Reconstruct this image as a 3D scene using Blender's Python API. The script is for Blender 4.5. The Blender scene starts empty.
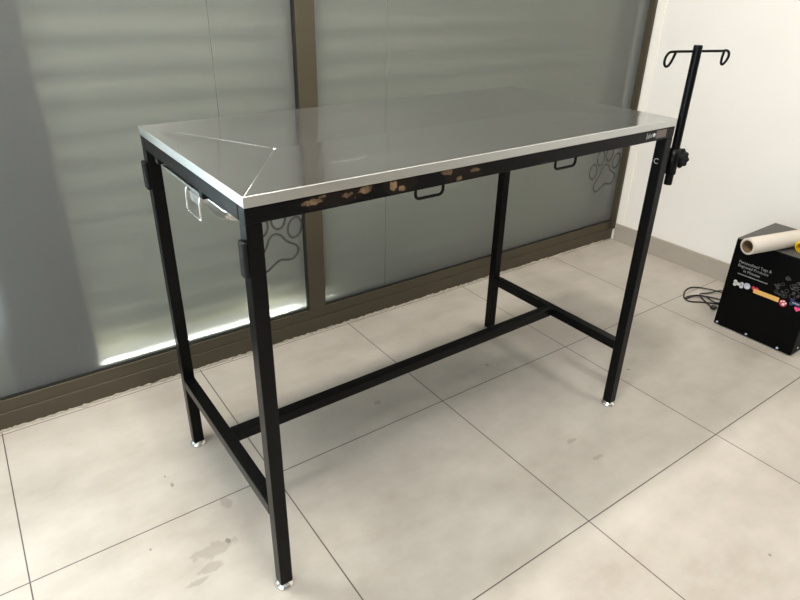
import bpy, bmesh, math, random
from mathutils import Vector, Matrix

random.seed(4)
SC = bpy.context.scene
COL = SC.collection
PI = math.pi

# ------------------------------------------------------------------ materials
def nodes(name):
    m = bpy.data.materials.new(name)
    m.use_nodes = True
    nt = m.node_tree
    nt.nodes.clear()
    out = nt.nodes.new('ShaderNodeOutputMaterial')
    return m, nt, out

def N(nt, kind, **kw):
    n = nt.nodes.new(kind)
    for k, v in kw.items():
        if hasattr(n, k):
            setattr(n, k, v)
    return n

def L(nt, a, b):
    nt.links.new(a, b)

def rgba(c):
    return (c[0], c[1], c[2], 1.0)

def math_node(nt, op, a, b=None, c=None, clamp=False):
    n = nt.nodes.new('ShaderNodeMath')
    n.operation = op
    n.use_clamp = clamp
    for i, v in enumerate((a, b, c)):
        if v is None:
            continue
        if isinstance(v, (int, float)):
            n.inputs[i].default_value = v
        else:
            nt.links.new(v, n.inputs[i])
    return n.outputs[0]

def mix_col(nt, fac, a, b):
    n = nt.nodes.new('ShaderNodeMix')
    n.data_type = 'RGBA'
    for sock, v in ((n.inputs[0], fac), (n.inputs[6], a), (n.inputs[7], b)):
        if isinstance(v, (int, float)):
            sock.default_value = v
        elif isinstance(v, tuple):
            sock.default_value = rgba(v)
        else:
            nt.links.new(v, sock)
    return n.outputs[2]

def noise(nt, vec, scale, detail=4, rough=.55):
    n = nt.nodes.new('ShaderNodeTexNoise')
    n.inputs['Scale'].default_value = scale
    n.inputs['Detail'].default_value = detail
    n.inputs['Roughness'].default_value = rough
    if vec is not None:
        nt.links.new(vec, n.inputs['Vector'])
    return n.outputs['Fac']

def ramp(nt, fac, lo, hi, a=0.0, b=1.0):
    n = nt.nodes.new('ShaderNodeMapRange')
    n.inputs[1].default_value = lo
    n.inputs[2].default_value = hi
    n.inputs[3].default_value = a
    n.inputs[4].default_value = b
    nt.links.new(fac, n.inputs[0])
    return n.outputs[0]

def obj_coord(nt):
    return nt.nodes.new('ShaderNodeTexCoord').outputs['Object']

def plain(name, col, rough=.5, metal=0.0, var=.06, scale=30, spec=.5, bump=0.0):
    m, nt, out = nodes(name)
    p = N(nt, 'ShaderNodeBsdfPrincipled')
    oc = obj_coord(nt)
    f = noise(nt, oc, scale)
    c2 = tuple(max(0, x * (1 - 2 * var)) for x in col)
    c1 = tuple(min(1, x * (1 + 2 * var)) for x in col)
    L(nt, mix_col(nt, f, c2, c1), p.inputs['Base Color'])
    p.inputs['Roughness'].default_value = rough
    p.inputs['Metallic'].default_value = metal
    p.inputs['Specular IOR Level'].default_value = spec
    if bump:
        b = N(nt, 'ShaderNodeBump')
        b.inputs['Strength'].default_value = bump
        b.inputs['Distance'].default_value = .002
        L(nt, f, b.inputs['Height'])
        L(nt, b.outputs[0], p.inputs['Normal'])
    L(nt, p.outputs[0], out.inputs[0])
    return m

def S(r, g, b):                                   # sRGB 0-255 to linear
    def f(v):
        v /= 255.0
        return v / 12.92 if v <= .04045 else ((v + .055) / 1.055) ** 2.4
    return (f(r), f(g), f(b))

def spot_mask(nt, sep, centres, ax=(0, 1), scale=60, thresh=.45, amp=.8):
    """irregular blotches: max over centres of 1-dist/r, roughened by noise"""
    oc = obj_coord(nt)
    nz = noise(nt, oc, scale, 5, .65)
    acc = None
    for (cx, cy, rx, ry) in centres:
        dx = math_node(nt, 'DIVIDE', math_node(nt, 'SUBTRACT', sep.outputs[ax[0]], cx), rx)
        dy = math_node(nt, 'DIVIDE', math_node(nt, 'SUBTRACT', sep.outputs[ax[1]], cy), ry)
        d = math_node(nt, 'SQRT', math_node(nt, 'ADD', math_node(nt, 'MULTIPLY', dx, dx), math_node(nt, 'MULTIPLY', dy, dy)))
        v = math_node(nt, 'SUBTRACT', 1.0, d)
        acc = v if acc is None else math_node(nt, 'MAXIMUM', acc, v)
    v = math_node(nt, 'ADD', acc, math_node(nt, 'MULTIPLY', math_node(nt, 'SUBTRACT', nz, .5), amp * 2))
    return ramp(nt, v, thresh - .06, thresh + .06)

# floor: large porcelain tiles with thin dark joints, faint cloudy mottling and scuffs
def floor_material():
    m, nt, out = nodes('porcelain_tiles')
    p = N(nt, 'ShaderNodeBsdfPrincipled')
    oc = obj_coord(nt)
    mp = N(nt, 'ShaderNodeMapping')
    mp.vector_type = 'TEXTURE'
    mp.inputs['Location'].default_value = (-1.0453, .0427, 0)
    mp.inputs['Rotation'].default_value = (0, 0, -.0089)
    mp.inputs['Scale'].default_value = (.592, .5943, 1)
    L(nt, oc, mp.inputs[0])
    sep = N(nt, 'ShaderNodeSeparateXYZ')
    L(nt, mp.outputs[0], sep.inputs[0])
    line = None
    for i in (0, 1):
        fr = math_node(nt, 'FRACT', math_node(nt, 'ADD', sep.outputs[i], .5))
        d = math_node(nt, 'ABSOLUTE', math_node(nt, 'SUBTRACT', fr, .5))
        v = ramp(nt, d, .0017, .0032, 1, 0)
        line = v if line is None else math_node(nt, 'MAXIMUM', line, v)
    # every tile gets a slightly different tone
    fl = N(nt, 'ShaderNodeVectorMath', operation='FLOOR')
    L(nt, mp.outputs[0], fl.inputs[0])
    wn = N(nt, 'ShaderNodeTexWhiteNoise')
    wn.noise_dimensions = '2D'
    L(nt, fl.outputs[0], wn.inputs['Vector'])
    cm = N(nt, 'ShaderNodeMapping'); cm.inputs['Scale'].default_value = (1.0, 2.1, 1); cm.inputs['Rotation'].default_value = (0, 0, .2)
    L(nt, oc, cm.inputs[0])
    cloud = noise(nt, cm.outputs[0], 2.2, 5, .58)
    fine = noise(nt, oc, 14, 5, .6)
    t = math_node(nt, 'ADD', math_node(nt, 'MULTIPLY', cloud, .75), math_node(nt, 'MULTIPLY', fine, .25))
    base = mix_col(nt, ramp(nt, t, .36, .64), S(161, 153, 142), S(184, 177, 167))
    base = mix_col(nt, math_node(nt, 'MULTIPLY', wn.outputs['Value'], .12), base, S(172, 165, 156))
    s2 = N(nt, 'ShaderNodeSeparateXYZ')
    L(nt, oc, s2.inputs[0])
    scuff = spot_mask(nt, s2, [(-.672, -.105, .075, .035), (-.70, -.15, .05, .02), (-.60, .018, .022, .03),
                               (-.044, .143, .020, .016), (.335, -.335, .03, .012), (.345, -.425, .03, .010),
                               (-.735, -.17, .045, .012)], scale=38, thresh=.38, amp=.75)
    base = mix_col(nt, math_node(nt, 'MULTIPLY', scuff, .30), base, S(110, 100, 88))
    dots = spot_mask(nt, s2, [(.401, .103, .009, .009), (-.694, .158, .006, .014), (-.70, .20, .005, .006), (.412, -.88, .006, .006),
                              (-.80, -.02, .005, .005), (.95, .02, .008, .008), (.80, -.2, .008, .008), (-.64, -.10, .008, .012)],
                     scale=90, thresh=.35, amp=.5)
    base = mix_col(nt, math_node(nt, 'MULTIPLY', dots, .5), base, S(80, 72, 64))
    speck = ramp(nt, noise(nt, oc, 70, 2, .5), .735, .76)
    base = mix_col(nt, math_node(nt, 'MULTIPLY', speck, .22), base, S(110, 100, 90))
    base = mix_col(nt, math_node(nt, 'MULTIPLY', line, .95), base, S(62, 54, 47))
    L(nt, base, p.inputs['Base Color'])
    L(nt, ramp(nt, fine, .3, .7, .36, .5), p.inputs['Roughness'])
    p.inputs['Specular IOR Level'].default_value = .45
    b = N(nt, 'ShaderNodeBump')
    b.inputs['Strength'].default_value = .25
    b.inputs['Distance'].default_value = .001
    L(nt, math_node(nt, 'SUBTRACT', math_node(nt, 'MULTIPLY', fine, .3), line), b.inputs['Height'])
    L(nt, b.outputs[0], p.inputs['Normal'])
    L(nt, p.outputs[0], out.inputs[0])
    return m

# frosted film: soft diffuse veil lit from both sides, partly clear, with a satin sheen
def film_material():
    m, nt, out = nodes('frosted_film')
    oc = obj_coord(nt)
    f = noise(nt, oc, 3.0, 3, .5)
    col = mix_col(nt, f, FILM_A, FILM_B)
    d = N(nt, 'ShaderNodeBsdfDiffuse'); L(nt, col, d.inputs[0])
    t = N(nt, 'ShaderNodeBsdfTranslucent'); t.inputs[0].default_value = rgba((.80, .82, .78))
    r = N(nt, 'ShaderNodeBsdfRefraction'); r.inputs[0].default_value = rgba((.86, .88, .84)); r.inputs['Roughness'].default_value = .80; r.inputs['IOR'].default_value = 1.3
    r0 = N(nt, 'ShaderNodeBsdfTransparent'); r0.inputs[0].default_value = rgba((.86, .88, .84))
    g = N(nt, 'ShaderNodeBsdfGlossy'); g.inputs['Roughness'].default_value = .34
    g.inputs[0].default_value = rgba((.9, .9, .9))
    def mix(fac, a, b):
        n = N(nt, 'ShaderNodeMixShader')
        if isinstance(fac, float):
            n.inputs[0].default_value = fac
        else:
            L(nt, fac, n.inputs[0])
        L(nt, a, n.inputs[1]); L(nt, b, n.inputs[2])
        return n.outputs[0]
    dt = mix(.45, d.outputs[0], t.outputs[0])
    s = mix(.50, dt, mix(.16, r.outputs[0], r0.outputs[0]))
    fr = N(nt, 'ShaderNodeFresnel'); fr.inputs[0].default_value = 1.38
    L(nt, mix(math_node(nt, 'MULTIPLY', fr.outputs[0], .4), s, g.outputs[0]), out.inputs[0])
    return m

def clear_material():
    m, nt, out = nodes('pane_glass_back')
    r = N(nt, 'ShaderNodeBsdfTransparent'); r.inputs[0].default_value = rgba((.93, .95, .92))
    g = N(nt, 'ShaderNodeBsdfGlossy'); g.inputs['Roughness'].default_value = .02
    fr = N(nt, 'ShaderNodeFresnel'); fr.inputs[0].default_value = 1.3
    n = N(nt, 'ShaderNodeMixShader')
    L(nt, fr.outputs[0], n.inputs[0]); L(nt, r.outputs[0], n.inputs[1]); L(nt, g.outputs[0], n.inputs[2])
    L(nt, n.outputs[0], out.inputs[0])
    return m

def brushed_top_material():
    """sheet brushed along its length: reflections smear across the grain"""
    m, nt, out = nodes('brushed_steel_sheet')
    oc = obj_coord(nt)
    mp = N(nt, 'ShaderNodeMapping'); mp.inputs['Scale'].default_value = (2, 150, 150)
    L(nt, oc, mp.inputs[0])
    f = noise(nt, mp.outputs[0], 4, 3, .6)
    f2 = noise(nt, oc, 4, 3, .5)
    tg = N(nt, 'ShaderNodeCombineXYZ'); tg.inputs[0].default_value = 1.0
    tg2 = N(nt, 'ShaderNodeCombineXYZ'); tg2.inputs[1].default_value = 1.0
    b = N(nt, 'ShaderNodeBump'); b.inputs['Strength'].default_value = .05; b.inputs['Distance'].default_value = .0008
    L(nt, f2, b.inputs['Height'])
    ps = []
    for lo, hi, an, tn, k in ((.07, .12, .7, tg, .80), (.46, .56, .92, tg2, 1.05)):
        p = N(nt, 'ShaderNodeBsdfPrincipled'); p.inputs['Metallic'].default_value = 1.0
        L(nt, mix_col(nt, f, (.58 * k, .585 * k, .58 * k), (.66 * k, .665 * k, .66 * k)), p.inputs['Base Color'])
        L(nt, ramp(nt, f2, .3, .7, lo, hi), p.inputs['Roughness'])
        p.inputs['Anisotropic'].default_value = an
        L(nt, tn.outputs[0], p.inputs['Tangent']); L(nt, b.outputs[0], p.inputs['Normal'])
        ps.append(p)
    mx = N(nt, 'ShaderNodeMixShader')
    s = N(nt, 'ShaderNodeSeparateXYZ'); L(nt, oc, s.inputs[0])
    rub = spot_mask(nt, s, [(.35, -.163, .10, .008), (-.335, -.19, .05, .012), (-.30, -.17, .03, .006)], scale=14, thresh=.25, amp=.5)
    L(nt, math_node(nt, 'ADD', .11, math_node(nt, 'MULTIPLY', rub, .08)), mx.inputs[0])
    L(nt, ps[0].outputs[0], mx.inputs[1]); L(nt, ps[1].outputs[0], mx.inputs[2])
    L(nt, mx.outputs[0], out.inputs[0])
    return m

def steel_material(name, rough=.16, col=(.62, .62, .60), brushed=True):
    m, nt, out = nodes(name)
    p = N(nt, 'ShaderNodeBsdfPrincipled')
    oc = obj_coord(nt)
    mp = N(nt, 'ShaderNodeMapping'); mp.inputs['Scale'].default_value = (3, 160, 160)
    L(nt, oc, mp.inputs[0])
    f = noise(nt, mp.outputs[0], 4, 3, .6)
    f2 = noise(nt, oc, 5, 3, .5)
    L(nt, mix_col(nt, f2, tuple(c * .93 for c in col), tuple(min(1, c * 1.05) for c in col)), p.inputs['Base Color'])
    p.inputs['Metallic'].default_value = 1.0
    L(nt, ramp(nt, math_node(nt, 'ADD', math_node(nt, 'MULTIPLY', f, .5), math_node(nt, 'MULTIPLY', f2, .5)), .3, .7, rough * .8, rough * 1.25), p.inputs['Roughness'])
    if brushed:
        b = N(nt, 'ShaderNodeBump'); b.inputs['Strength'].default_value = .04; b.inputs['Distance'].default_value = .0006
        L(nt, math_node(nt, 'ADD', math_node(nt, 'MULTIPLY', f, .25), f2), b.inputs['Height'])
        L(nt, b.outputs[0], p.inputs['Normal'])
    L(nt, p.outputs[0], out.inputs[0])
    return m

# black enamel chipped along the front rail: tan primer shows through
def chipped_material():
    m, nt, out = nodes('chipped_black_enamel')
    p = N(nt, 'ShaderNodeBsdfPrincipled')
    oc = obj_coord(nt)
    s = N(nt, 'ShaderNodeSeparateXYZ'); L(nt, oc, s.inputs[0])
    chips = spot_mask(nt, s, [(-.4724, .886, .034, .010), (-.4034, .887, .017, .008), (-.366, .889, .022, .013),
                              (-.305, .887, .017, .016), (-.287, .879, .015, .009), (-.1768, .8925, .025, .009),
                              (-.1474, .876, .013, .008), (-.104, .887, .022, .007), (-.455, .893, .012, .006)],
                      ax=(0, 2), scale=120, thresh=.45, amp=.75)
    tone = noise(nt, oc, 45, 4, .6)
    tan = mix_col(nt, ramp(nt, tone, .35, .65), S(74, 58, 44), S(132, 106, 78))
    rim = spot_mask(nt, s, [(-.43, .886, .10, .02), (-.29, .885, .06, .02), (-.14, .884, .08, .02)], ax=(0, 2), scale=30, thresh=.3, amp=.5)
    base = mix_col(nt, math_node(nt, 'MULTIPLY', rim, .25), BLACK, S(52, 38, 30))
    L(nt, mix_col(nt, chips, base, tan), p.inputs['Base Color'])
    L(nt, ramp(nt, chips, 0, 1, .34, .75), p.inputs['Roughness'])
    p.inputs['Specular IOR Level'].default_value = .14
    b = N(nt, 'ShaderNodeBump'); b.inputs['Strength'].default_value = .6; b.inputs['Distance'].default_value = .0006; b.invert = True
    L(nt, chips, b.inputs['Height']); L(nt, b.outputs[0], p.inputs['Normal'])
    L(nt, p.outputs[0], out.inputs[0])
    return m

BLACK = S(9, 9, 9)
FILM_A = S(136, 137, 135)
FILM_B = S(146, 147, 145)
M = {}
M['floor'] = floor_material()
M['wall'] = plain('white_paint', S(231, 227, 220), .75, var=.012, scale=5, spec=.3, bump=.05)
M['bead'] = plain('white_bead_paint', S(238, 234, 224), .6, var=.01, scale=12)
M['rearwall'] = plain('pale_paint', S(140, 136, 128), .8, var=.02, scale=4)
M['skirt'] = plain('grey_tile_skirting', S(164, 155, 143), .42, var=.04, scale=9)
M['bronze'] = plain('bronze_aluminium', S(72, 65, 50), .42, metal=.15, var=.05, scale=14)
M['gasket'] = plain('black_rubber_gasket', S(18, 17, 15), .6)
M['mortar'] = plain('crumbly_mortar', S(158, 150, 135), .9, var=.12, scale=90, bump=.6)
M['film'] = film_material()
M['clear'] = clear_material()
M['seam'] = plain('film_seam', S(104, 104, 96), .6)
M['paw'] = plain('paw_outline_film', S(68, 69, 63), .5, var=.05)
M['shutter'] = plain('galvanised_slats', S(176, 177, 168), .5, metal=.15, var=.05, scale=6)
M['post'] = plain('dark_shutter_guide', S(52, 53, 54), .6)
M['paving'] = plain('outside_paving', S(170, 168, 160), .8)
M['steel'] = brushed_top_material()
M['steeledge'] = steel_material('steel_edge', .36, (.62, .62, .605))
M['steeltray'] = steel_material('pressed_steel', .27, (.70, .69, .66))
M['chrome'] = steel_material('chrome', .2, (.80, .79, .77), False)
M['black'] = plain('black_enamel', BLACK, .30, var=.06, scale=40, bump=.04, spec=.13)
M['chipped'] = chipped_material()
M['rubber'] = plain('black_plastic', S(10, 10, 10), .55, spec=.25)
M['bolt'] = plain('pale_bolt', S(200, 198, 190), .35, metal=.4)
M['plate'] = plain('worn_grey_plate', S(104, 94, 88), .5)
M['whiteprint'] = plain('white_print', S(205, 205, 200), .5)
M['dullprint'] = plain('pale_print', S(150, 150, 146), .5)
M['kiosk'] = plain('black_kiosk_panel', S(2, 2, 2), .5, var=.05, scale=60, spec=.09)
M['kiosktop'] = plain('dark_grey_lid', S(72, 70, 66), .5, var=.08, scale=40)
M['paper'] = plain('ivory_paper', S(190, 181, 169), .6, var=.02, scale=8)
M['core'] = plain('brown_card_core', S(122, 96, 68), .8, var=.08)
M['yellow'] = plain('yellow_film', S(238, 208, 24), .4, var=.03)
M['yellowcore'] = plain('ochre_core', S(206, 150, 20), .6)
M['cord'] = plain('black_cord', S(18, 17, 17), .45)
M['gold'] = plain('gold_tag', S(214, 166, 92), .4, var=.05)
M['red'] = plain('red_tag', S(178, 42, 62), .4)
M['pink'] = plain('pink_tag', S(226, 70, 120), .4)
M['blue'] = plain('blue_tag', S(44, 52, 96), .4)
M['silver'] = plain('silver_tag', S(176, 180, 196), .35)
M['greyprint'] = plain('grey_tag_print', S(56, 55, 53), .45, var=.15, scale=120)

# ------------------------------------------------------------------ mesh helpers
def finish(name, bm, mats, parent=None, smooth=False, loc=None, rot=None, bevel=0, seg=2):
    me = bpy.data.meshes.new(name)
    bmesh.ops.recalc_face_normals(bm, faces=bm.faces)
    bm.to_mesh(me); bm.free()
    if not isinstance(mats, (list, tuple)):
        mats = [mats]
    for m in mats:
        me.materials.append(m)
    if smooth:
        for p in me.polygons:
            p.use_smooth = True
    o = bpy.data.objects.new(name, me)
    COL.objects.link(o)
    if parent:
        o.parent = parent
    if loc: o.location = loc
    if rot: o.rotation_euler = rot
    if bevel:
        b = o.modifiers.new('bevel', 'BEVEL')
        b.width = bevel; b.segments = seg; b.limit_method = 'ANGLE'; b.angle_limit = math.radians(40)
    return o

def box(bm, x0, x1, y0, y1, z0, z1, mat=0):
    v = [bm.verts.new(c) for c in ((x0, y0, z0), (x1, y0, z0), (x1, y1, z0), (x0, y1, z0),
                                   (x0, y0, z1), (x1, y0, z1), (x1, y1, z1), (x0, y1, z1))]
    fs = []
    for q in ((0, 3, 2, 1), (4, 5, 6, 7), (0, 1, 5, 4), (1, 2, 6, 5), (2, 3, 7, 6), (3, 0, 4, 7)):
        f = bm.faces.new([v[i] for i in q]); f.material_index = mat; fs.append(f)
    return fs

def box_obj(name, dims, mat, parent=None, bevel=.0015, **kw):
    bm = bmesh.new(); box(bm, *dims)
    return finish(name, bm, mat, parent, bevel=bevel, **kw)

def tube(bm, pts, r, n=10, closed=False, mat=0):
    pts = [Vector(p) for p in pts]
    rings = []
    up = None
    for i, p in enumerate(pts):
        if closed:
            t = (pts[(i + 1) % len(pts)] - pts[i - 1]).normalized()
        else:
            t = (pts[min(i + 1, len(pts) - 1)] - pts[max(i - 1, 0)]).normalized()
        if up is None:
            up = t.orthogonal().normalized()
        up = (up - t * up.dot(t)).normalized()
        s = t.cross(up)
        rr = r[i] if isinstance(r, (list, tuple)) else r
        rings.append([bm.verts.new(p + (up * math.cos(2 * PI * k / n) + s * math.sin(2 * PI * k / n)) * rr) for k in range(n)])
    m = len(rings)
    for i in range(m if closed else m - 1):
        a, b = rings[i], rings[(i + 1) % m]
        for k in range(n):
            f = bm.faces.new((a[k], a[(k + 1) % n], b[(k + 1) % n], b[k])); f.material_index = mat; f.smooth = True
    if not closed:
        for rg in (rings[0], rings[-1]):
            f = bm.faces.new(rg); f.material_index = mat
    return rings

def smooth_path(pts, steps=6, closed=False):
    P = [Vector(p) for p in pts]
    n = len(P); out = []
    def g(i):
        return P[i % n] if closed else P[max(0, min(n - 1, i))]
    for i in range(n if closed else n - 1):
        a, b, c, d = g(i - 1), g(i), g(i + 1), g(i + 2)
        for s in range(steps):
            t = s / steps
            out.append(.5 * ((2 * b) + (c - a) * t + (2 * a - 5 * b + 4 * c - d) * t * t + (3 * b - a - 3 * c + d) * t ** 3))
    if not closed:
        out.append(P[-1])
    return out

def lathe(bm, prof, n=28, axis='z', mat=0, smooth=True, centre=(0, 0, 0)):
    c = Vector(centre)
    def pt(r, h, a):
        u, v = r * math.cos(a), r * math.sin(a)
        return c + Vector({'z': (u, v, h), 'x': (h, u, v), 'y': (u, h, v)}[axis])
    rings = []
    for r, h in prof:
        if r < 1e-6:
            rings.append([bm.verts.new(pt(0, h, 0))])
        else:
            rings.append([bm.verts.new(pt(r, h, 2 * PI * k / n)) for k in range(n)])
    for a, b in zip(rings, rings[1:]):
        for k in range(n):
            q = [a[k % len(a)], a[(k + 1) % n % len(a)], b[(k + 1) % n % len(b)], b[k % len(b)]]
            u = []
            for w in q:
                if w not in u: u.append(w)
            if len(u) >= 3:
                f = bm.faces.new(u); f.smooth = smooth; f.material_index = mat
    return rings

def thing(name, label, cat, loc=(0, 0, 0), rot=(0, 0, 0), group=None):
    o = bpy.data.objects.new(name, None)
    COL.objects.link(o)
    o.empty_display_size = .1
    o.location = loc; o.rotation_euler = rot
    o['label'] = label; o['category'] = cat
    if group: o['group'] = group
    return o

def tag(o, label, cat, group=None):
    o['label'] = label; o['category'] = cat
    if group: o['group'] = group
    return o

def struct(o, label=None, cat=None):
    o['kind'] = 'structure'
    if label: o['label'] = label
    if cat: o['category'] = cat
    return o

# ------------------------------------------------------------------ the room
XR, XL, YB, ZC = 1.788, -2.7, -3.4, 2.7           # right wall, left wall, rear wall, ceiling
WY, WA = .64, -.012                               # glazed wall: front of its sill and its slight skew
bm = bmesh.new()
box(bm, XL - .1, XR + .1, YB - .1, 1.9, -.05, 0)
struct(finish('floor', bm, M['floor']), 'pale beige large format tiled floor with thin dark joints', 'floor')
bm = bmesh.new()
box(bm, XL - .1, XR + .1, YB - .1, .85, ZC, ZC + .05)
struct(finish('ceiling', bm, M['wall']), 'white ceiling above the frame', 'ceiling')
struct(box_obj('wall_right', (XR, XR + .1, YB, 1.0, 0, ZC), M['wall'], bevel=0), 'plain white wall behind the drip pole', 'wall')
struct(box_obj('wall_rear', (XL - .1, XR + .1, YB - .1, YB, 0, ZC), M['rearwall'], bevel=0), 'pale wall behind the viewer', 'wall')
# left wall with a tall daylight opening
bm = bmesh.new()
wy0, wy1, wz0, wz1 = -2.3, -.35, .35, 2.3
box(bm, XL - .1, XL, YB, wy0, 0, ZC); box(bm, XL - .1, XL, wy1, .85, 0, ZC)
box(bm, XL - .1, XL, wy0, wy1, 0, wz0); box(bm, XL - .1, XL, wy0, wy1, wz1, ZC)
struct(finish('wall_left', bm, M['rearwall']), 'pale left wall with a wide window opening', 'wall')
# bulkhead over the glazing
o = box_obj('wall_front', (XL, XR, .0, .1, 2.4, ZC), M['wall'], loc=(0, WY, 0), rot=(0, 0, WA), bevel=0)
struct(o, 'white bulkhead over the frosted glazing', 'wall')
# skirting on the right wall: two lengths of tile
bm = bmesh.new()
for a, b in ((-3.3, -2.302), (-2.3, -1.202), (-1.2, -.092), (-.09, .60)):
    box(bm, XR - .010, XR, a, b, 0, .093)
struct(finish('baseboard_right', bm, M['skirt'], bevel=.001), 'grey tile skirting along the white wall', 'baseboard')
# plaster bead beside the glazing
struct(box_obj('trim_1', (XR - .005, XR, .560, .598, .093, 2.4), M['bead'], bevel=.002), 'white strip edging the wall beside the glazing', 'trim')

W = dict(loc=(0, WY, 0), rot=(0, 0, WA))
# sill, rails and uprights of the glazing: bronze aluminium
bm = bmesh.new()
box(bm, XL, XR, 0, .10, 0, .060)
struct(finish('trim_2', bm, M['bronze'], bevel=.002, **W), 'bronze aluminium sill along the floor', 'trim')
struct(box_obj('trim_3', (-.012, .056, .004, .075, .060, 2.34), M['bronze'], bevel=.002, **W), 'bronze upright between the two frosted panes', 'trim')
struct(box_obj('trim_4', (1.775, XR + .004, -.012, .075, .060, 2.4), M['bronze'], bevel=.002, **W), 'bronze upright against the white wall', 'trim')
struct(box_obj('trim_5', (XL, 1.760, .004, .075, 2.34, 2.40), M['bronze'], bevel=.002, **W), 'bronze head rail of the glazing', 'trim')
# line of broken mortar where the sill meets the tiles
bm = bmesh.new()
x = -1.6
prev = None
top = []
while x < 1.72:
    d = .002 + max(0, random.gauss(.001 + .0025 * (x > .2), .003)) + (.010 if random.random() < .05 + .08 * (x > .6) else 0)
    h = .003 + random.random() * .006
    top.append((x, d, h)); x += random.uniform(.006, .016)
rows = [(bm.verts.new((x, .0, h)), bm.verts.new((x, -d * .6, h * .8)), bm.verts.new((x, -d, 0))) for x, d, h in top]
for a, b in zip(rows, rows[1:]):
    bm.faces.new((a[0], b[0], b[1], a[1])); bm.faces.new((a[1], b[1], b[2], a[2]))
bm2v = [bm.verts.new((top[0][0], 0, 0)), bm.verts.new((top[-1][0], 0, 0))]
struct(finish('trim_6', bm, M['mortar'], **W), 'rough pale mortar line at the foot of the sill', 'trim')

PAD = [(-.049, .362), (-.038, .3815), (-.030, .401), (-.016, .415), (.001, .416), (.018, .405), (.032, .386), (.0515, .372),
       (.069, .3615), (.078, .346), (.074, .328), (.059, .3126), (.038, .3106), (.012, .316), (-.007, .3096), (-.0255, .297),
       (-.043, .285), (-.060, .286), (-.074, .301), (-.077, .322), (-.063, .345)]
TOES = [(-.099, .393, .026, .037, .10), (-.056, .456, .026, .038, .05), (.009, .470, .026, .037, -.05), (.070, .427, .026, .038, -.25)]

def ribbon(bm, loop, w, y, t=.0006):
    n = len(loop)
    inn, outr = [], []
    for i in range(n):
        p = Vector(loop[i]); tn = (Vector(loop[(i + 1) % n]) - Vector(loop[i - 1])).normalized()
        nn = Vector((-tn.y, tn.x))
        inn.append(p - nn * w / 2); outr.append(p + nn * w / 2)
    va = [[bm.verts.new((q.x, yy, q.y)) for q in lst] for lst in (inn, outr) for yy in (y, y - t)]
    for i in range(n):
        j = (i + 1) % n
        bm.faces.new((va[1][i], va[1][j], va[3][j], va[3][i]))
        bm.faces.new((va[0][i], va[0][j], va[1][j], va[1][i]))
        bm.faces.new((va[2][i], va[2][j], va[3][j], va[3][i]))

GY = .020                                          # film front, behind the sill front
def glazing(name, x0, x1, label, cx, dz, seams):
    root = bpy.data.objects.new(name, None); COL.objects.link(root)
    root.location = (0, WY, 0); root.rotation_euler = (0, 0, WA)
    struct(root, label, 'window')
    bm = bmesh.new()
    fs = box(bm, x0, x1, GY, GY + .008, .088, 2.345, 1)
    fs[2].material_index = 0
    finish('glass_pane', bm, [M['film'], M['clear']], root)
    fr = finish('bottom_rail', (lambda b: (box(b, x0, x1, .004, .046, .060, .100), b)[1])(bmesh.new()), M['bronze'], root, bevel=.002)
    finish('gasket', (lambda b: (box(b, x0, x1, .010, GY, .100, .104), b)[1])(bmesh.new()), M['gasket'], root)
    for sx, sz in seams:
        finish('film_seam', (lambda b: (box(b, sx - .0007, sx + .0007, GY - .0006, GY, max(.104, sz), 2.34), b)[1])(bmesh.new()), M['seam'], root)
    bm = bmesh.new()
    sp = [(v.x, v.y) for v in smooth_path([(cx + a, z + dz, 0) for a, z in PAD], 4, True)]
    ribbon(bm, sp, .0085, GY)
    for tx, tz, rx, rz, rt in TOES:
        lp = []
        for k in range(32):
            a = 2 * PI * k / 32
            u, v = rx * math.cos(a), rz * math.sin(a)
            lp.append((cx + tx + u * math.cos(rt) - v * math.sin(rt), tz + dz + u * math.sin(rt) + v * math.cos(rt)))
        ribbon(bm, lp, .0085, GY)
    finish('paw_print', bm, M['paw'], root)
    return root

g1 = glazing('window_1', XL, -.012, 'frosted pane left of the bronze upright with a paw outline', -.117, .010, [(-.2745, .72)])
finish('edge_gasket', (lambda b: (box(b, -.0185, -.0125, .006, GY, .100, 2.34), b)[1])(bmesh.new()), M['gasket'], g1)
g2 = glazing('window_2', .056, 1.776, 'frosted pane right of the bronze upright with a paw outline', 1.668, 0, [(.337, 0)])

# ribbed shutter standing just outside the glass
sh = thing('roller_shutter', 'grey ribbed roller shutter blurred behind the frosted glass', 'shutter', (0, WY, 0), (0, 0, WA))
bm = bmesh.new()
pitch = .083
prof = []
z = .140
while z < 2.45:
    for k in range(8):
        t = k / 8
        prof.append((.140 - .026 * math.sin(PI * t ** .75) ** .8, z + pitch * t))
    prof.append((.150, z + pitch * .985))
    z += pitch
ra = [(bm.verts.new((-.94, y, z)), bm.verts.new((1.74, y, z))) for y, z in prof]
for a, b in zip(ra, ra[1:]):
    f = bm.faces.new((a[0], a[1], b[1], b[0])); f.smooth = True
finish('slats', bm, M['shutter'], sh)
box_obj('bottom_bar', (-.94, 1.74, .118, .150, .112, .142), M['shutter'], sh)
bm = bmesh.new(); box(bm, -.968, -.735, .055, .114, 0.0, 2.4)
finish('guide_rail', bm, M['post'], sh, bevel=.004)
bm = bmesh.new(); box(bm, 1.66, 1.74, .060, .114, 0.0, 2.4)  # right upright added so the film darkens towards the white wall
finish('guide_rail', bm, M['post'], sh, bevel=.004)

# ------------------------------------------------------------------ examination table
T = thing('examination_table', 'tall examination table with stainless steel top on black tube frame', 'table')
LX, LY, H = .595, .298, .917
TB = .029
FX, FY = .5935, .2965                              # outer faces of the frame
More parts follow.
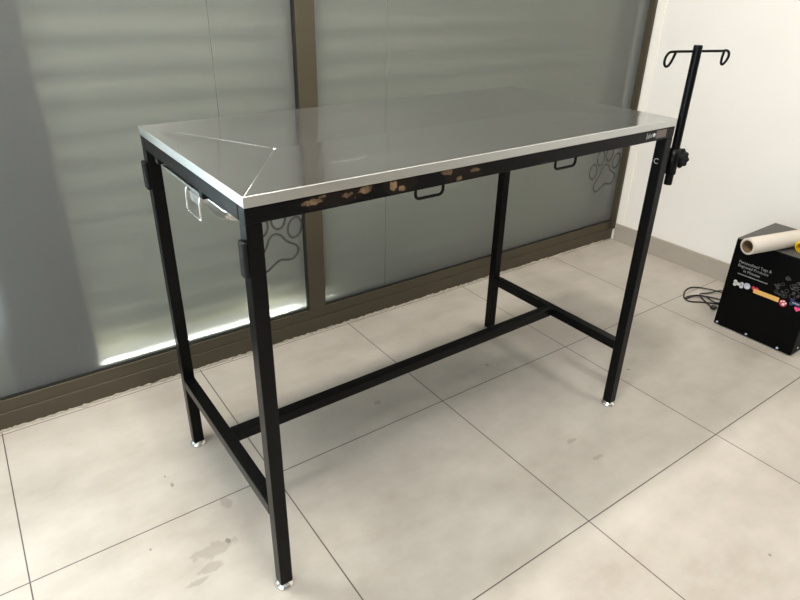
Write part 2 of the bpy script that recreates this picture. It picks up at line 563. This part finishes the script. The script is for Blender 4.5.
# folded steel sheet: shallow hipped top with turned-down edges
bm = bmesh.new()
zt, zr, zb = H, H - .0075, .8975
c = [(-LX, -LY), (LX, -LY), (LX, LY), (-LX, LY)]
vt = [bm.verts.new((x, y, zt)) for x, y in c]
vb = [bm.verts.new((x, y, zb)) for x, y in c]
vi = [bm.verts.new((x * (1 - .002 / LX), y * (1 - .002 / LY), zb)) for x, y in c]
r0c, r1c = (-.409, -.020, zr), (.409, -.020, zr)
r0, r1 = bm.verts.new((-.409, -.020, zr)), bm.verts.new((.409, -.020, zr))
for q in ((vt[0], vt[1], r1, r0), (vt[2], vt[3], r0, r1), (vt[3], vt[0], r0), (vt[1], vt[2], r1)):
    bm.faces.new(q)
for i in range(4):
    j = (i + 1) % 4
    bm.faces.new((vb[i], vb[j], vt[j], vt[i])).material_index = 1
    bm.faces.new((vi[j], vi[i], vb[i], vb[j])).material_index = 1
bm.faces.new(vi[::-1])
top = finish('steel_top', bm, [M['steel'], M['steeledge']], T, bevel=.0035, seg=4)
top.modifiers['bevel'].material = 1
bm = bmesh.new()
lathe(bm, [(0, .0022), (.0025, .0019), (.0042, .0010), (.0052, 0)], 16, centre=(-.409, -.020, zr))
finish('drain_rivet', bm, M['chrome'], top)
for i, rv in ((0, r0c), (3, r0c)):
    a, b = Vector((c[i][0] * .992, c[i][1] * .985, zt - .0001)), Vector(rv)
    bm = bmesh.new(); tube(bm, [a, a.lerp(b, .5), b], [.0003, .0005, .0006] if i == 0 else [.0001, .00015, .0002], 6)
    finish('fold_line', bm, M['steeltray'], top)

def rail(dims, mat, name='frame_rail'):
    return box_obj(name, dims, mat, T, bevel=.002)
rz0, rz1 = .868, .8975
rail((-FX, FX, -FY, -FY + TB, rz0, rz1), M['chipped'])
rail((-FX, FX, FY - TB, FY, rz0, rz1), M['black'])
rail((-FX, -FX + TB, -FY + TB, FY - TB, rz0, rz1), M['black'])
rail((FX - TB, FX, -FY + TB, FY - TB, rz0, rz1), M['black'])
for sx in (-1, 1):
    for sy in (-1, 1):
        x0, x1 = sorted((sx * FX, sx * (FX - TB))); y0, y1 = sorted((sy * FY, sy * (FY - TB)))
        lg = box_obj('leg', (x0, x1, y0, y1, .013, rz0), M['black'], T, bevel=.002)
        cx, cy = (x0 + x1) / 2, (y0 + y1) / 2
        bm = bmesh.new()
        lathe(bm, [(0, 0), (.0215, 0), (.0225, .002), (.0218, .005), (.0175, .0095), (.011, .013), (.009, .018), (0, .018)], 28, centre=(cx, cy, 0))
        f = finish('foot', bm, M['chrome'], lg); f['label'] = 'chrome disc foot'
sz0, sz1 = .206, .235
for sx in (-1, 1):
    x0, x1 = sorted((sx * FX, sx * (FX - TB)))
    box_obj('stretcher', (x0, x1, -FY + TB, FY - TB, sz0, sz1), M['black'], T, bevel=.002)
box_obj('stretcher', (-FX + TB, FX - TB, -.0145, .0145, sz0, sz1), M['black'], T, bevel=.002)
# wire loops under the front rail
def tie_loop(xa, xb, drop, skew=0):
    bm = bmesh.new()
    y = -FY + .010
    r = .010
    pts = [(xa, y, rz0 + .004), (xa, y, rz0 - drop + r)]
    for k in range(1, 6):
        a = PI + (PI / 2) * k / 6
        pts.append((xa + r + r * math.cos(a), y, rz0 - drop + r + r * math.sin(a)))
    pts += [(xa + r, y, rz0 - drop), (xb - r, y, rz0 - drop)]
    for k in range(1, 6):
        a = 1.5 * PI + (PI / 2) * k / 6
        pts.append((xb - r + r * math.cos(a), y, rz0 - drop + r + r * math.sin(a)))
    pts += [(xb, y, rz0 - drop + r), (xb, y, rz0 + .004)]
    tube(bm, pts, .0031, 10)
    finish('tie_loop', bm, M['black'], T)
tie_loop(-.246, -.178, .021)
tie_loop(.150, .219, .022)
# plastic clips on the outer faces of the two left legs
for y0, y1 in ((-.303, -.270), (.262, .300)):
    bm = bmesh.new()
    box(bm, -FX - .009, -FX - .0, y0 + .006, y1 - .004, .773, .840)
    cl = finish('clip', bm, M['rubber'], T, bevel=.004, seg=3)
# worn maker's plate at the right end of the front rail
bm = bmesh.new(); box(bm, .512, .556, -FY - .0008, -FY, .8745, .8950)
finish('maker_plate', bm, M['plate'], T)
bm = bmesh.new()
lathe(bm, [(0, 0), (.0050, 0), (.0050, -.0008), (0, -.0008)], 20, 'y', centre=(.5035, -FY, .8845))
for k, (w, h0, h1) in enumerate(((.0022, .876, .893), (.003, .878, .887), (.0022, .878, .891), (.003, .879, .886), (.002, .879, .889))):
    xx = .472 + k * .0052
    box(bm, xx, xx + w, -FY - .0007, -FY, h0, h1, 1)
finish('maker_mark', bm, [M['whiteprint'], M['dullprint']], T)
# pale ring-headed bolt on the inner face of the front right leg, and the pole bracket behind it
bm = bmesh.new()
xi = FX - TB
tube(bm, [(xi - .0015, -FY + .0145 + .0065 * math.cos(a), .806 + .0065 * math.sin(a)) for a in [PI * (-.75 + 1.5 * k / 14) for k in range(15)]], .0011, 8)
finish('bolt', bm, M['bolt'], T)
bm = bmesh.new()                                   # square sleeve that carries the pole
cx, cy = .6235, -.2930
lathe(bm, [(.0112, .765), (.0140, .765), (.0140, .834), (.0112, .834), (.0112, .765)], 24, centre=(cx, cy, 0))
box(bm, FX, cx - .0115, cy + .002, cy + .014, .768, .831)
finish('pole_sleeve', bm, M['black'], T)

# ------------------------------------------------------------------ drip pole in the sleeve
P = thing('drip_pole', 'slim black drip pole with two wire hooks clamped to the table corner', 'pole', (cx, cy, .735))
bm = bmesh.new()
lathe(bm, [(0, 0), (.0102, 0), (.0108, .002), (.0108, .356), (.0100, .3585), (0, .3585)], 24)
finish('pole', bm, M['black'], P)
bm = bmesh.new()
# one rod through the pole; both ends curl down and back into teardrop loops
def bar():
    d = Vector((.187, -.0586, 0)).normalized()
    z = .344
    a0, a1 = -.077, .118
    pts = []
    def pq(s, h): return Vector((d.x * s, d.y * s, z + h))
    left = [(-.065, -.003), (-.073, -.023), (-.080, -.033), (-.088, -.034), (-.0935, -.025), (-.092, -.012), (-.084, -.002), (-.070, .0)]
    right = [(.078, .0), (.092, .001), (.101, -.004), (.103, -.014), (.098, -.025), (.0905, -.0325), (.0845, -.030), (.083, -.018), (.085, -.002)]
    return smooth_path([pq(*q) for q in left] + [pq(-.03, 0), pq(0, 0), pq(.05, 0)] + [pq(*q) for q in right], 5)
tube(bm, bar(), .0032, 10)
finish('hook_bar', bm, M['black'], P)
# star knob that tightens the sleeve
bm = bmesh.new()
n = 64
hz, hx = .806 - .735, .0141
prof = [(0, .018), (.011, .018), (.0215, .0165), (.0245, .013), (.0245, .008), (.020, .006), (.007, .0055), (.007, 0), (0, 0)]
rings = []
for r, h in prof:
    if r < 1e-6:
        rings.append([bm.verts.new((hx + h, 0, hz))] ); continue
    rg = []
    for k in range(n):
        a = 2 * PI * k / n
        rr = 1.08 * r * (1 + (.07 * math.cos(10 * a) if r > .015 else 0))
        rg.append(bm.verts.new((hx + h, rr * math.cos(a) - .002, hz + rr * math.sin(a))))
    rings.append(rg)
for a, b in zip(rings, rings[1:]):
    for k in range(n):
        u = []
        for w in (a[k % len(a)], a[(k + 1) % n % len(a)], b[(k + 1) % n % len(b)], b[k % len(b)]):
            if w not in u: u.append(w)
        if len(u) > 2:
            f = bm.faces.new(u); f.smooth = True
finish('star_knob', bm, M['rubber'], P)

# ------------------------------------------------------------------ pressed steel tray slung under the left end
R = thing('steel_tray', 'shallow stainless tray with wire handle slung under the left end', 'tray', (0, 0, 0))
def rrect(x0, x1, y0, y1, r, z, n=7):
    out = []
    for cx_, cy_, a0 in ((x1 - r, y1 - r, 0), (x0 + r, y1 - r, PI / 2), (x0 + r, y0 + r, PI), (x1 - r, y0 + r, 1.5 * PI)):
        for k in range(n + 1):
            a = a0 + PI / 2 * k / n
            out.append((cx_ + r * math.cos(a), cy_ + r * math.sin(a), z))
    return out
bm = bmesh.new()
X0, X1, Y0, Y1 = -.580, -.40, -.205, .125
levels = [(0, 0, .045, .8525), (.001, .005, .045, .847), (.003, .016, .045, .838), (.006, .040, .042, .826), (.012, .070, .034, .817), (.026, .092, .02, .813)]
loops = []
for ix, iy, r, z in levels:
    loops.append([bm.verts.new(p) for p in rrect(X0 + ix, X1 - 2 * ix, Y0 + iy, Y1 - iy, r, z)])
for a, b in zip(loops, loops[1:]):
    for k in range(len(a)):
        j = (k + 1) % len(a)
        f = bm.faces.new((a[k], a[j], b[j], b[k])); f.smooth = True
bm.faces.new(loops[-1])
pan = finish('pan', bm, M['steeltray'], R)
sol = pan.modifiers.new('thickness', 'SOLIDIFY'); sol.thickness = .0012; sol.offset = 0
bm = bmesh.new()
box(bm, X0 - .004, X0 + .002, -.060, .182, .8465, .8525); box(bm, X0 + .002, X0 + .10, .060, .182, .8515, .8525)
finish('rim', bm, M['steeltray'], R, bevel=.001)
bm = bmesh.new()
hy0, hy1 = -.040, .038
tube(bm, smooth_path([(X0 + .006, hy1, .842), (X0 - .002, hy1, .838), (X0 - .004, hy1, .80), (X0 - .004, hy1 - .006, .794),
                      (X0 - .004, hy0 + .006, .794), (X0 - .004, hy0, .80), (X0 - .002, hy0, .838), (X0 + .006, hy0, .842)], 4), .0022, 8)
finish('handle', bm, M['chrome'], R)
bm = bmesh.new(); box(bm, X0 - .001, X0 + .006, hy0 + .014, hy1 - .014, .818, .838)
finish('catch_plate', bm, M['steeltray'], R, bevel=.002)
# hooks under the left rail that carry the tray
for ya in (.186, -.092):
    bm = bmesh.new(); box(bm, -.592, -.570, ya, ya + .020, .8527, rz0)
    finish('tray_hook', bm, M['rubber'], T, bevel=.002)

# ------------------------------------------------------------------ tag engraving machine by the wall
K = thing('engraving_machine', 'black box shaped tag engraving machine on floor by white wall', 'machine')
kx0, kx1, ky0, ky1, kz = 1.375, 1.668, -.49, -.1905, .374
bm = bmesh.new(); box(bm, kx0, kx1, ky0, ky1, .004, kz - .004)
finish('body', bm, M['kiosk'], K, bevel=.004, seg=3)
bm = bmesh.new(); box(bm, kx0 + .001, kx1, ky0 + .001, ky1 - .001, kz - .004, kz)
finish('lid', bm, M['kiosktop'], K, bevel=.0015)
for fx in (kx0 + .03, kx1 - .03):
    for fy in (ky0 + .03, ky1 - .03):
        bm = bmesh.new()
        lathe(bm, [(0, 0), (.012, 0), (.012, .005), (0, .005)], 14, centre=(fx, fy, 0))
        finish('rubber_foot', bm, M['rubber'], K)
# screws along the bottom edge
def disc_x(bm, y, z, r, x=kx0, t=.0012, n=18, mat=0, sy=1, sz=1):
    a = [bm.verts.new((x, y + sy * r * math.cos(2 * PI * k / n), z + sz * r * math.sin(2 * PI * k / n))) for k in range(n)]
    b = [bm.verts.new((x - t, v.co.y, v.co.z)) for v in a]
    f = bm.faces.new(b); f.material_index = mat
    for k in range(n):
        f = bm.faces.new((a[k], a[(k + 1) % n], b[(k + 1) % n], b[k])); f.material_index = mat
for y, z in ((-.205, .014), (-.322, .014), (-.440, .013)):
    bm = bmesh.new(); disc_x(bm, y, z, .0042, t=.002)
    finish('screw', bm, M['silver'], K)
bm = bmesh.new()
lathe(bm, [(0, 0), (.0042, 0), (.0042, -.002), (0, -.002)], 16, 'y', centre=(1.42, ky0, .024))
finish('screw', bm, M['silver'], K)

def text(body, size, y, z, mat, align='LEFT', name='lettering', sx=1.0):
    cu = bpy.data.curves.new(name, 'FONT')
    cu.body = body; cu.size = size; cu.align_x = align; cu.extrude = .0003; cu.resolution_u = 3
    tmp = bpy.data.objects.new(name, cu); COL.objects.link(tmp)
    bpy.context.view_layer.update()
    me = bpy.data.meshes.new_from_object(tmp.evaluated_get(bpy.context.evaluated_depsgraph_get()))
    COL.objects.unlink(tmp); bpy.data.objects.remove(tmp); bpy.data.curves.remove(cu)
    me.materials.clear(); me.materials.append(mat)
    o = bpy.data.objects.new(name, me); COL.objects.link(o); o.parent = K
    # text x -> -Y, text y -> +Z, text normal -> -X
    o.matrix_local = Matrix(((0, 0, -1, kx0 - .0004), (-1, 0, 0, y), (0, 1, 0, z), (0, 0, 0, 1))) @ Matrix.Diagonal((sx, 1, 1, 1))
    return o
text('Personalised Tags &', .0150, -.221, .2835, M['dullprint'])
text('Engraved Products', .0150, -.221, .2680, M['dullprint'])
text('in Minutes', .0150, -.245, .2520, M['dullprint'])
bm = bmesh.new()                                   # fine print too small to read
y = -.228
rr = random.Random(9)
while y > -.338:
    w = rr.uniform(.0028, .0046)
    box(bm, kx0 - .0007, kx0, y - w, y, .2382, .2382 + rr.uniform(.0028, .0042)); y -= w + .0011
finish('fine_print', bm, M['dullprint'], K)
# printed tags: white bone, round silver, red heart, gold bar, red paw disc, blue bone, pink heart
bm = bmesh.new()
box(bm, kx0 - .0010, kx0, -.254, -.229, .193, .205)
for y in (-.254, -.229):
    for z in (.193, .205): disc_x(bm, y, z, .0068, t=.0010)
finish('bone_print', bm, M['whiteprint'], K)
bm = bmesh.new(); disc_x(bm, -.274, .203, .0125, mat=0); disc_x(bm, -.277, .200, .0055, t=.0018, mat=1)
finish('disc_print', bm, [M['silver'], M['whiteprint']], K)
def heart(y0, z0, s, mat):
    bm = bmesh.new()
    pts = []
    for k in range(28):
        a = 2 * PI * k / 28
        pts.append((16 * math.sin(a) ** 3 * s / 16, (13 * math.cos(a) - 5 * math.cos(2 * a) - 2 * math.cos(3 * a) - math.cos(4 * a)) * s / 16))
    a = [bm.verts.new((kx0, y0 - u, z0 + v)) for u, v in pts]; b = [bm.verts.new((kx0 - .0012, y0 - u, z0 + v)) for u, v in pts]
    bm.faces.new(b)
    for k in range(28): bm.faces.new((a[k], a[(k + 1) % 28], b[(k + 1) % 28], b[k]))
    finish('heart_print', bm, mat, K)
heart(-.304, .203, .013, M['red'])
bm = bmesh.new(); box(bm, kx0 - .0016, kx0, -.394, -.301, .187, .205)
finish('bar_print', bm, M['gold'], K, bevel=.003)
bm = bmesh.new(); disc_x(bm, -.410, .190, .0130)
for y, z, r in ((-.412, .187, .0052), (-.403, .196, .0032), (-.411, .199, .0032), (-.419, .194, .0030)): disc_x(bm, y, z, r, t=.0018, mat=1)
finish('disc_print', bm, [M['red'], M['whiteprint']], K)
bm = bmesh.new(); box(bm, kx0 - .0010, kx0, -.466, -.436, .200, .213)
for y in (-.466, -.436):
    for z in (.2, .213): disc_x(bm, y, z, .007, t=.0010)
for k in range(5): box(bm, kx0 - .0014, kx0, -.462 + k * .0052, -.459 + k * .0052, .2045, .2085, 1)
finish('bone_print', bm, [M['blue'], M['whiteprint']], K)
heart(-.460, .188, .0105, M['pink'])
# dim collage of grey tags behind them
bm = bmesh.new()
rr = random.Random(3)
for k in range(34):
    y, z = rr.uniform(-.478, -.362), rr.uniform(.216, .290)
    if rr.random() < .5:
        r = rr.uniform(.005, .010)
        a = [Vector((kx0 - .0004, y + r * math.cos(2 * PI * i / 14), z + r * math.sin(2 * PI * i / 14))) for i in range(14)]
        tube(bm, a, .0009, 5, True)
    else:
        disc_x(bm, y, z, rr.uniform(.003, .007), t=.0006, sz=rr.uniform(.5, 1))
finish('tag_collage', bm, M['greyprint'], K)

# ------------------------------------------------------------------ rolls lying on its lid
def roll(name, start, d, length, ro, ri, mats, label, cat):
    d = Vector(d).normalized()
    o = thing(name, label, cat, start, (0, 0, math.atan2(d.y, d.x)))
    bm = bmesh.new()
    lathe(bm, [(ri, 0), (ro - .001, 0), (ro, .001), (ro, length - .001), (ro - .001, length), (ri, length)], 40, 'x')
    finish('sheet', bm, mats[0], o)
    bm = bmesh.new()
    t = .0028
    lathe(bm, [(ri - t, .001), (ri, .001), (ri, length - .001), (ri - t, length - .001), (ri - t, .001)], 40, 'x')
    finish('core', bm, mats[1], o)
roll('paper_roll', (1.2405, -.2891, kz + .0302), (.2535, -.0642, 0), .43, .030, .0225, (M['paper'], M['core']),
     'thick ivory paper roll lying across the black machine lid', 'roll')
roll('film_roll', (1.4215, -.3885, kz + .0202), (.2535, -.0642, 0), .23, .020, .0160, (M['yellow'], M['yellowcore']),
     'thin bright yellow roll beside the ivory roll on the machine', 'roll')

# power cord in loose loops on the tiles
bm = bmesh.new()
ca = [(1.63, -.184, .05), (1.645, -.16, .03), (1.650, -.11, .010), (1.6441, -.0696, .012), (1.6332, -.0232, .010), (1.615, .0199, .006), (1.5861, .039, .004), (1.5312, .0311, .004),
      (1.4812, .0041, .004), (1.4732, -.0116, .004), (1.5177, -.0201, .008), (1.5598, -.048, .006), (1.5863, -.0949, .005), (1.592, -.14, .004), (1.585, -.165, .004),
      (1.562, -.150, .004), (1.5404, -.1138, .004), (1.525, -.0955, .004), (1.4936, -.0623, .004), (1.4665, -.0403, .004), (1.463, -.018, .004), (1.480, -.010, .011), (1.530, -.030, .012), (1.5476, -.060, .011), (1.5338, -.0972, .011), (1.5426, -.1193, .010),
      (1.575, -.125, .011), (1.6276, -.105, .012), (1.6476, -.0717, .019), (1.6049, -.0394, .006), (1.5565, -.0288, .012), (1.528, -.0437, .013), (1.5146, -.0738, .007), (1.500, -.105, .004), (1.492, -.1177, .004)]
tube(bm, smooth_path(ca, 5), .0031, 8)
cord = thing('power_cord', 'black power cord coiled on the tiles beside the black machine', 'cord', (1.49, -.118, 0))
co = finish('flex', bm, M['cord'], cord); co.location = (-1.49, .118, 0)
bm = bmesh.new(); box(bm, 1.478, 1.502, -.137, -.116, .001, .015)
co = finish('plug', bm, M['cord'], cord, bevel=.003); co.location = (-1.49, .118, 0)

# ------------------------------------------------------------------ light
def area(name, loc, rot, sx, sy, power, col):
    l = bpy.data.lights.new(name, 'AREA'); l.shape = 'RECTANGLE'; l.size = sx; l.size_y = sy
    l.energy = power; l.color = col
    o = bpy.data.objects.new(name, l); COL.objects.link(o)
    o.location = loc; o.rotation_euler = rot
    return o
WARM = (1.0, .945, .865)
area('ceiling_area_light', (-.50, -.70, ZC - .01), (0, 0, 0), .22, .6, 40, WARM)
area('ceiling_area_light', (-.75, .24, ZC - .01), (0, 0, 0), 1.2, .15, 58, WARM)  # extra lamp added close to the glazing to brighten the upper film
area('ceiling_area_light', (.95, -1.0, ZC - .01), (0, 0, 0), .6, .6, 21, WARM)
area('window_daylight', (XL - .03, (wy0 + wy1) / 2, (wz0 + wz1) / 2), (0, -PI / 2, 0), wz1 - wz0, wy1 - wy0, 58, (.68, .83, 1.0))
# daylight outside: it falls on the paving and creeps in under the shutter and through the open left bay
bm = bmesh.new(); box(bm, -2.7, -.94, .125, .20, 0, .36); box(bm, .15, 1.76, .16, .22, 0, .25)  # right-hand box is added, unseen, to keep daylight off the right pane's foot
struct(finish('low_wall_and_light_block', bm, M['paving'], loc=(0, WY, 0), rot=(0, 0, WA)), 'low parapet outside the left bay with an added daylight block at right', 'wall')
area('street_daylight', (-.5, 1.40, 2.2), (math.radians(-12), 0, 0), 3.0, .6, 60, (.93, .98, 1.0))
for gx, gw, gp in ((-.40, .64, 4.0), (-.69, .07, 2.2), (-.13, .16, 2.0), (.085, .05, .7), (.25, .26, .25)):
    area('shutter_gap_daylight', (gx, WY + .057 - .012 * gx, .082), (math.radians(-98), 0, 0), gw, .016, gp, (.95, 1.0, .97))
area('shutter_gap_daylight', (-.40, WY + .110, .050), (math.radians(-122), 0, 0), .64, .05, 1.3, (.95, 1.0, .97))
area('shutter_gap_daylight', (-.66, WY + .110, .050), (math.radians(-122), 0, 0), .12, .05, .6, (.95, 1.0, .97))
area('shutter_gap_daylight', (-.10, WY + .108, .050), (math.radians(-122), 0, 0), .16, .05, .6, (.95, 1.0, .97))
area('bay_daylight', (-1.62, WY + .42, 1.15), (math.radians(-90), 0, 0), 1.2, 1.6, 55, (.78, .90, 1.0))

w = bpy.data.worlds.new('outdoors'); SC.world = w; w.use_nodes = True
bg = w.node_tree.nodes['Background']
bg.inputs[0].default_value = (.80, .90, 1.0, 1); bg.inputs[1].default_value = .8

# ------------------------------------------------------------------ camera
cam = bpy.data.cameras.new('camera'); co = bpy.data.objects.new('camera', cam); COL.objects.link(co)
f = 610.7296
cam.sensor_fit = 'HORIZONTAL'; cam.sensor_width = 36; cam.lens = f / 800 * 36
cam.shift_y = -16.8 / 800
cam.clip_start = .02
r = Vector((0.8116, -0.5838, 0.0202)); d = Vector((0.5298, 0.721, -0.4466)).normalized()
r = (r - d * r.dot(d)).normalized(); u = r.cross(d)
co.matrix_world = Matrix(((r.x, u.x, -d.x, -.9325), (r.y, u.y, -d.y, -1.1771), (r.z, u.z, -d.z, 1.2274), (0, 0, 0, 1)))
SC.camera = co

vs = SC.view_settings
SC.display_settings.display_device = 'sRGB'
vs.view_transform = 'Standard'; vs.look = 'None'; vs.exposure = -0.04; vs.gamma = 1.0; vs.use_curve_mapping = False
SC.cycles.use_denoising = True
SC.cycles.max_bounces = 10; SC.cycles.transparent_max_bounces = 12
